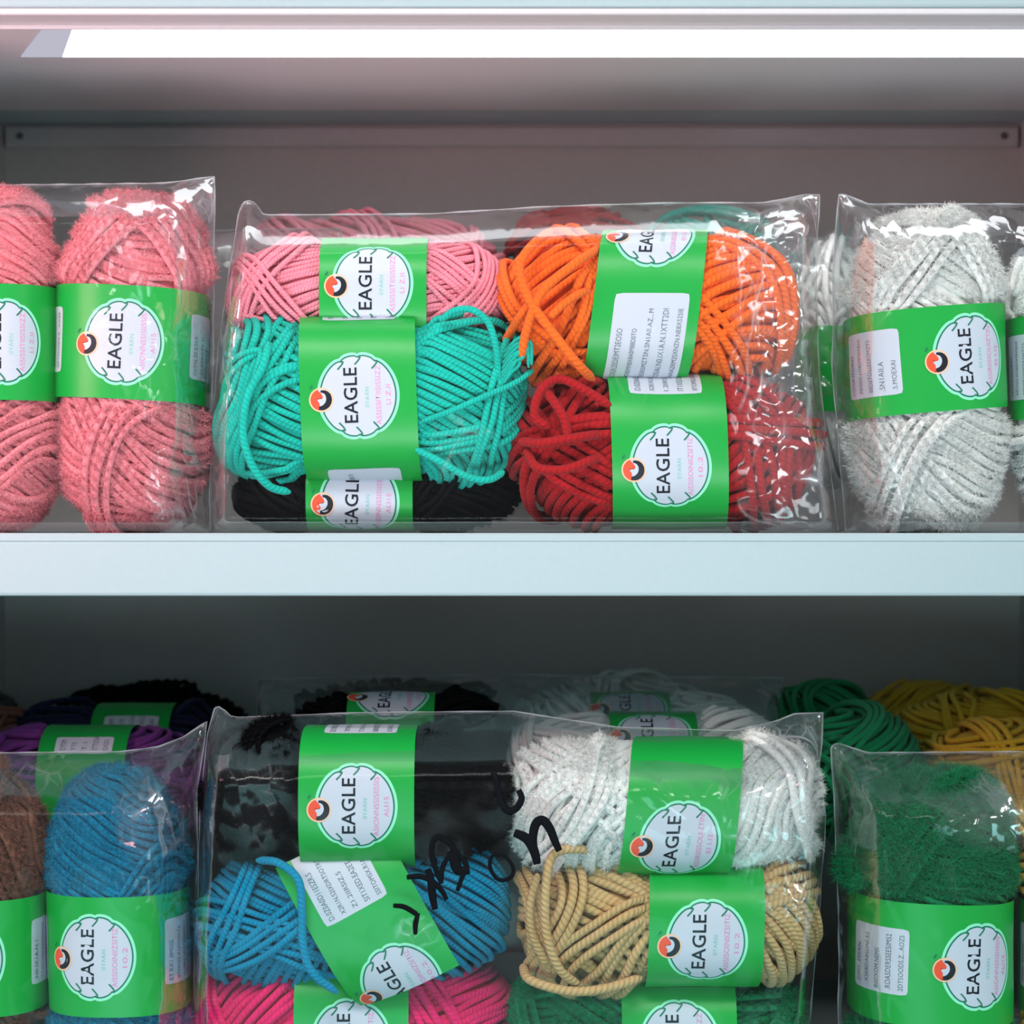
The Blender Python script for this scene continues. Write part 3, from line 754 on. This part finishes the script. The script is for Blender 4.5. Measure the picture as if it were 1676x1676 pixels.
# ------------------------------------------------------------------ clear bags
def interp(tab, x):
    xs = [t[0] for t in tab]; ys = [t[1] for t in tab]
    return float(np.interp(x, xs, ys))
def bag(label, left, right, top, zbot, dm, T, zones=(), seed=1, mat='film', marker=None, nu=170, nv=130, front_only=False, flares=()):
    """left/right: (py, px) tables; top: (px, py) table; everything at the bag's middle depth"""
    k = (1+dm)/F
    pyb = 838-zbot/k
    e = None
    def sheet(sgn):
        V = np.zeros((nu, nv, 3)); C = np.zeros((nu, nv))
        for i in range(nu):
            u = i/(nu-1)
            for j in range(nv):
                v = j/(nv-1)
                # two passes so that the outline tables meet in the corners
                px = interp(left, pyb)*(1-u)+interp(right, pyb)*u
                for _ in range(2):
                    pt = interp(top, px)
                    py = pyb+(pt-pyb)*v
                    px = interp(left, py)*(1-u)+interp(right, py)*u
                X, Z = (px-838)*k, (838-py)*k
                ds = min(px-interp(left, py), interp(right, py)-px)*k
                dt = (py-pt)*k; db = (pyb-py)*k
                cl = lambda q: max(0.0, min(1.0, q)); pr = (1-(1-cl(ds/.016))**2)*(1-(1-cl(dt/.026))**1.8)*(1-(1-cl(db/.007))**2)**.5
                crk = max(0, 1-ds/.020)*.6+max(0, 1-dt/.014)*.25
                for (zx, zy, rx, ry, s) in zones:
                    q = ((px-zx)/rx)**2+((py-zy)/ry)**2
                    crk = max(crk, s*max(0, 1-q)**.5 if q < 1 else 0)
                crk = min(1, crk)
                p3 = Vector((X*22+seed*3.1, Z*22, sgn*4.0+seed))
                big = noise.noise(p3)
                rg = 1-abs(noise.noise(Vector((X*60+Z*25+seed, Z*45-X*12, sgn*3.0))))*2
                rg2 = 1-abs(noise.noise(Vector((X*150-Z*60+seed, Z*130+X*30, sgn*3.0+7))))*2
                amp = .0012*big+(.0003+.0030*crk)*(rg-.4)+(.0007*crk)*(rg2-.4)
                y = dm+sgn*(T*pr)+sgn*amp*(.35+.65*pr)
                # loose film near the edges waves sideways too
                X += .0012*crk*noise.noise(Vector((X*40, Z*40, seed+9)))
                V[i, j] = (X, y, Z); C[i, j] = crk
        return V, C
    V1, C1 = sheet(-1)
    V2, C2 = sheet(1)
    V = np.concatenate([V1.reshape(-1, 3), V2.reshape(-1, 3)]); C = np.concatenate([C1.ravel(), C2.ravel()])
    Q = np.concatenate([grid_faces(nu, nv), grid_faces(nu, nv, nu*nv)[:, ::-1]])
    c = V.mean(0); base = Vector((float(c[0]), float(dm), zbot))
    V = V-np.array(base)
    # keep the film off the shelf
    V[:, 2] = np.maximum(V[:, 2], .0003)
    e = thing('plastic_bag', label, 'bag', base)
    me = raw_mesh('clear_film', V, Q)
    # weld the two sheets along the seams
    import bmesh
    bm = bmesh.new(); bm.from_mesh(me)
    at = bm.verts.layers.float.new('crinkle')
    bm.verts.ensure_lookup_table()
    for v_, c_ in zip(bm.verts, C): v_[at] = float(c_)
    def bidx(i, j, s): return s*nu*nv+i*nv+j
    pairs = [(bidx(i, nv-1, 0), bidx(i, nv-1, 1)) for i in range(nu)]+[(bidx(i, 0, 0), bidx(i, 0, 1)) for i in range(nu)]
    pairs += [(bidx(0, j, 0), bidx(0, j, 1)) for j in range(1, nv-1)]+[(bidx(nu-1, j, 0), bidx(nu-1, j, 1)) for j in range(1, nv-1)]
    bmesh.ops.weld_verts(bm, targetmap={bm.verts[b_]: bm.verts[a_] for a_, b_ in pairs})
    bm.to_mesh(me); bm.free()
    for p_ in me.polygons: p_.use_smooth = True
    film = link('clear_film', me, MAT[mat], e)
    # heat-sealed seam: a thin rolled edge along the sides and the top
    edge = [V1[0, j] for j in range(nv)]+[V1[i, nv-1] for i in range(1, nu)]+[V1[nu-1, j] for j in range(nv-2, -1, -1)]
    edge = np.array(edge)-np.array(base)
    edge[:, 2] = np.maximum(edge[:, 2], .001)
    rs = np.random.RandomState(seed)
    edge = edge[::2]
    outw = np.broadcast_to(np.array([.2, -1.0, .1]), edge.shape)[None]
    rad = .00028*(1+.5*np.sin(np.arange(len(edge))*.7+seed))+.00006*rs.rand(len(edge))
    Vt, Qt, uvt = tube(edge[None], rad[None], False, 5, outw)
    link('seam', raw_mesh('seam', Vt, Qt, None, uvt), MAT['seam'], e)
    if marker:
        bv = BVHTree.FromPolygons([Vector(v_) for v_ in V[:nu*nv]], [tuple(q) for q in grid_faces(nu, nv)])
        for pts, wd in marker:
            P = catmull([(p_[0], p_[1], 0) for p_ in pts], 8)
            out = []
            for q in P:
                o0 = Vector((0, -1, 0))-base; dr = (W(q[0], q[1], 0)-Vector((0, -1, 0))).normalized()
                hit = bv.ray_cast(o0, dr)
                out.append(np.array(hit[0])-np.array([0, .0004, 0]) if hit[0] is not None else np.array(W(q[0], q[1], .01)-base))
            out = np.array(out)
            kk = np.ones(5)/5
            sm = np.stack([np.convolve(np.pad(out[:, i_], 2, mode='edge'), kk, 'valid') for i_ in range(3)], -1); sm[:, 1] = np.minimum(sm[:, 1], out[:, 1])
            n_ = len(sm); tt = np.linspace(0, 1, n_)
            w_ = wd/2/F*(.75+.35*np.sin(tt*math.pi*.9+.3))
            Vt, Qt, uvt = tube(sm[None], w_[None], False, 8, np.broadcast_to(np.array([0, -1.0, .01]), sm.shape)[None])
            Vt[:, 1] = Vt[:, 1]*.15+np.repeat(sm[:, 1], 8)*.85
            # round the ends
            link('marker_stroke', raw_mesh('marker_stroke', Vt, Qt, None, uvt), MAT['marker'], e)
    return e
MAT['seam'] = film_mat('film_seam', white=.45)

zs, zl = -.0102, -.2760
bag('clear bag holding the two pink upright skeins', [(290, -170), (870, -170)], [(285, 352), (330, 350), (500, 350), (700, 346), (870, 344)],
    [(-170, 306), (0, 303), (180, 301), (270, 300), (330, 292), (352, 289)], zs, .047, .044,
    [(225, 480, 60, 190, .55), (330, 350, 60, 90, 1), (320, 800, 60, 80, .9), (280, 600, 60, 100, .55)], 1)
bag('clear bag holding pink, turquoise, black, orange and dark red skeins', [(325, 402), (350, 391), (420, 380), (560, 358), (700, 346), (870, 344)],
    [(318, 1342), (420, 1336), (560, 1338), (700, 1350), (870, 1372)],
    [(346, 346), (398, 328), (415, 332), (440, 352), (700, 350), (900, 338), (1100, 332), (1250, 332), (1285, 326), (1320, 318), (1372, 320)], zs, .050, .052,
    [(1270, 640, 100, 330, 1), (1315, 360, 50, 80, 1), (1230, 420, 90, 90, .9), (760, 735, 60, 60, .4), (1070, 600, 130, 80, .25), (390, 520, 35, 200, .7)], 2)
bag('clear bag holding the two white fluffy skeins', [(318, 1372), (420, 1364), (600, 1362), (870, 1384)], [(320, 1930), (870, 1930)],
    [(1362, 318), (1380, 318), (1420, 334), (1700, 334), (1930, 334)], zs, .050, .046,
    [(1600, 400, 120, 80, .5), (1420, 420, 60, 140, .5), (1440, 800, 90, 90, .6)], 3)
bag('clear bag behind the pink upright skeins, its edge showing in the gap', [(370, 300), (870, 300)], [(370, 560), (870, 560)], [(300, 378), (560, 374)], zs, .125, .020, [(430, 600, 130, 250, .6)], 4, 'film_back', nu=60, nv=60)
bag('clear bag behind the dark red and white skeins, its edge in the gap', [(390, 1230), (870, 1230)], [(390, 1480), (870, 1480)], [(1230, 392), (1480, 388)], zs, .135, .030, [(1350, 600, 130, 250, .8)], 5, 'film_back', nu=60, nv=60)
# lower shelf
bag('clear bag holding the brown and the blue upright skeins', [(1230, -170), (1800, -170)], [(1180, 338), (1300, 322), (1500, 326), (1790, 326)],
    [(-170, 1232), (0, 1232), (200, 1230), (260, 1222), (300, 1206), (338, 1180)], zl, .047, .046,
    [(270, 1300, 60, 110, 1), (90, 1260, 90, 30, .5), (270, 1420, 60, 60, .5)], 6)
MK = [([(848, 1292), (854, 1306), (846, 1322), (832, 1328), (822, 1316), (816, 1298), (812, 1276), (806, 1262)], 11),
      ([(840, 1362), (862, 1372), (874, 1392), (880, 1416)], 15),
      ([(880, 1416), (872, 1380), (876, 1350), (888, 1342), (900, 1356), (908, 1376), (916, 1394)], 14),
      ([(822, 1398), (806, 1400), (802, 1420), (816, 1440), (836, 1436), (840, 1420), (828, 1402), (816, 1394)], 6),
      ([(724, 1448), (712, 1420), (706, 1390), (714, 1370), (732, 1376), (748, 1396), (764, 1416), (756, 1436), (748, 1460)], 9),
      ([(736, 1392), (744, 1408), (750, 1424), (770, 1424)], 16),
      ([(722, 1446), (724, 1420), (736, 1398)], 8),
      ([(664, 1436), (686, 1434), (704, 1440), (722, 1456), (732, 1474)], 9),
      ([(700, 1420), (706, 1444), (708, 1468), (713, 1490)], 12),
      ([(642, 1482), (662, 1484), (682, 1496), (684, 1494)], 8),
      ([(684, 1496), (680, 1512), (680, 1530)], 8)]
bag('clear bag with black marker writing, holding black, blue, magenta, white, beige and green skeins', [(1155, 352), (1200, 340), (1300, 330), (1500, 318), (1790, 318)],
    [(1165, 1348), (1250, 1340), (1330, 1352), (1500, 1340), (1790, 1316)],
    [(318, 1164), (345, 1154), (362, 1158), (385, 1174), (600, 1166), (840, 1164), (1010, 1190), (1200, 1196), (1270, 1180), (1300, 1168), (1352, 1166)], zl, .050, .054,
    [(1260, 1290, 110, 150, .8), (1290, 1440, 70, 40, 1), (1120, 1290, 130, 75, .6), (440, 1260, 60, 110, .35), (690, 1490, 40, 30, .6), (370, 1190, 50, 60, 1), (1310, 1205, 55, 60, 1)], 7, marker=MK)
bag('clear bag holding the green and the yellow upright skeins', [(1218, 1358), (1300, 1366), (1500, 1372), (1790, 1372)], [(1225, 1930), (1790, 1930)],
    [(1356, 1222), (1372, 1216), (1420, 1232), (1700, 1230), (1930, 1230)], zl, .052, .050,
    [(1600, 1310, 110, 60, 1), (1410, 1245, 40, 30, .6), (1500, 1290, 200, 26, .4)], 8)
bag('clear bag over the rows of skeins at the back of the lower shelf', [(1110, 420), (1790, 420)], [(1110, 1280), (1790, 1280)], [(420, 1112), (830, 1104), (1280, 1110)], zl, .185, .090, [(850, 1150, 500, 40, .3)], 9, 'film_back', nu=120, nv=60)


# ------------------------------------------------------------------ lights and camera
w = bpy.data.worlds.new('shop_ambient'); SC.world = w; w.use_nodes = True
bg = w.node_tree.nodes['Background']; bg.inputs[0].default_value = (.80, .92, 1.0, 1); bg.inputs[1].default_value = .34
def area(name, loc, target, sx, sy, power, col):
    l = bpy.data.lights.new(name, 'AREA'); l.shape = 'RECTANGLE'; l.size = sx; l.size_y = sy; l.energy = power; l.color = col
    o = bpy.data.objects.new(name, l); COL.objects.link(o); o.location = loc
    o.rotation_euler = (Vector(target)-Vector(loc)).to_track_quat('-Z', 'Y').to_euler(); return o
area('ceiling_panel_light', (-.25, -1.5, 1.5), (0, .05, 0), 1.2, .5, 27.5, (1, .985, .96))
area('ceiling_panel_light', (1.5, -1.3, .9), (0, .05, 0), .5, .8, 9, (.92, .96, 1))
area('added_fill_light', (-.48, -.24, .11), (-.1, .25, .22), .2, .12, 1.25, (1, .50, .56))  # added pink fill, stands in for bounce off the pink yarn
area('added_fill_light', (-.1, -1.1, -.5), (0, .3, -.1), .8, .3, 4.6, (.42, .93, .96))  # added teal fill that lifts the back of the lower bay, no real lamp

up = area('added_fill_light', (0, -.5, -.2), (0, .15, .2286), .5, .12, .22, (1, .80, .85)); up.data.spread = math.radians(55)  # unseen upward fill, added to brighten the upper shelf's underside
cam = bpy.data.cameras.new('camera'); co = bpy.data.objects.new('camera', cam); COL.objects.link(co)
co.location = (0, -1, 0); co.rotation_euler = (math.radians(90), 0, 0)
cam.sensor_fit = 'HORIZONTAL'; cam.sensor_width = 36; cam.lens = 36*F/1676
cam.dof.use_dof = True; cam.dof.focus_distance = 1.02; cam.dof.aperture_fstop = 9
cam.clip_start = .05; cam.clip_end = 20
SC.camera = co
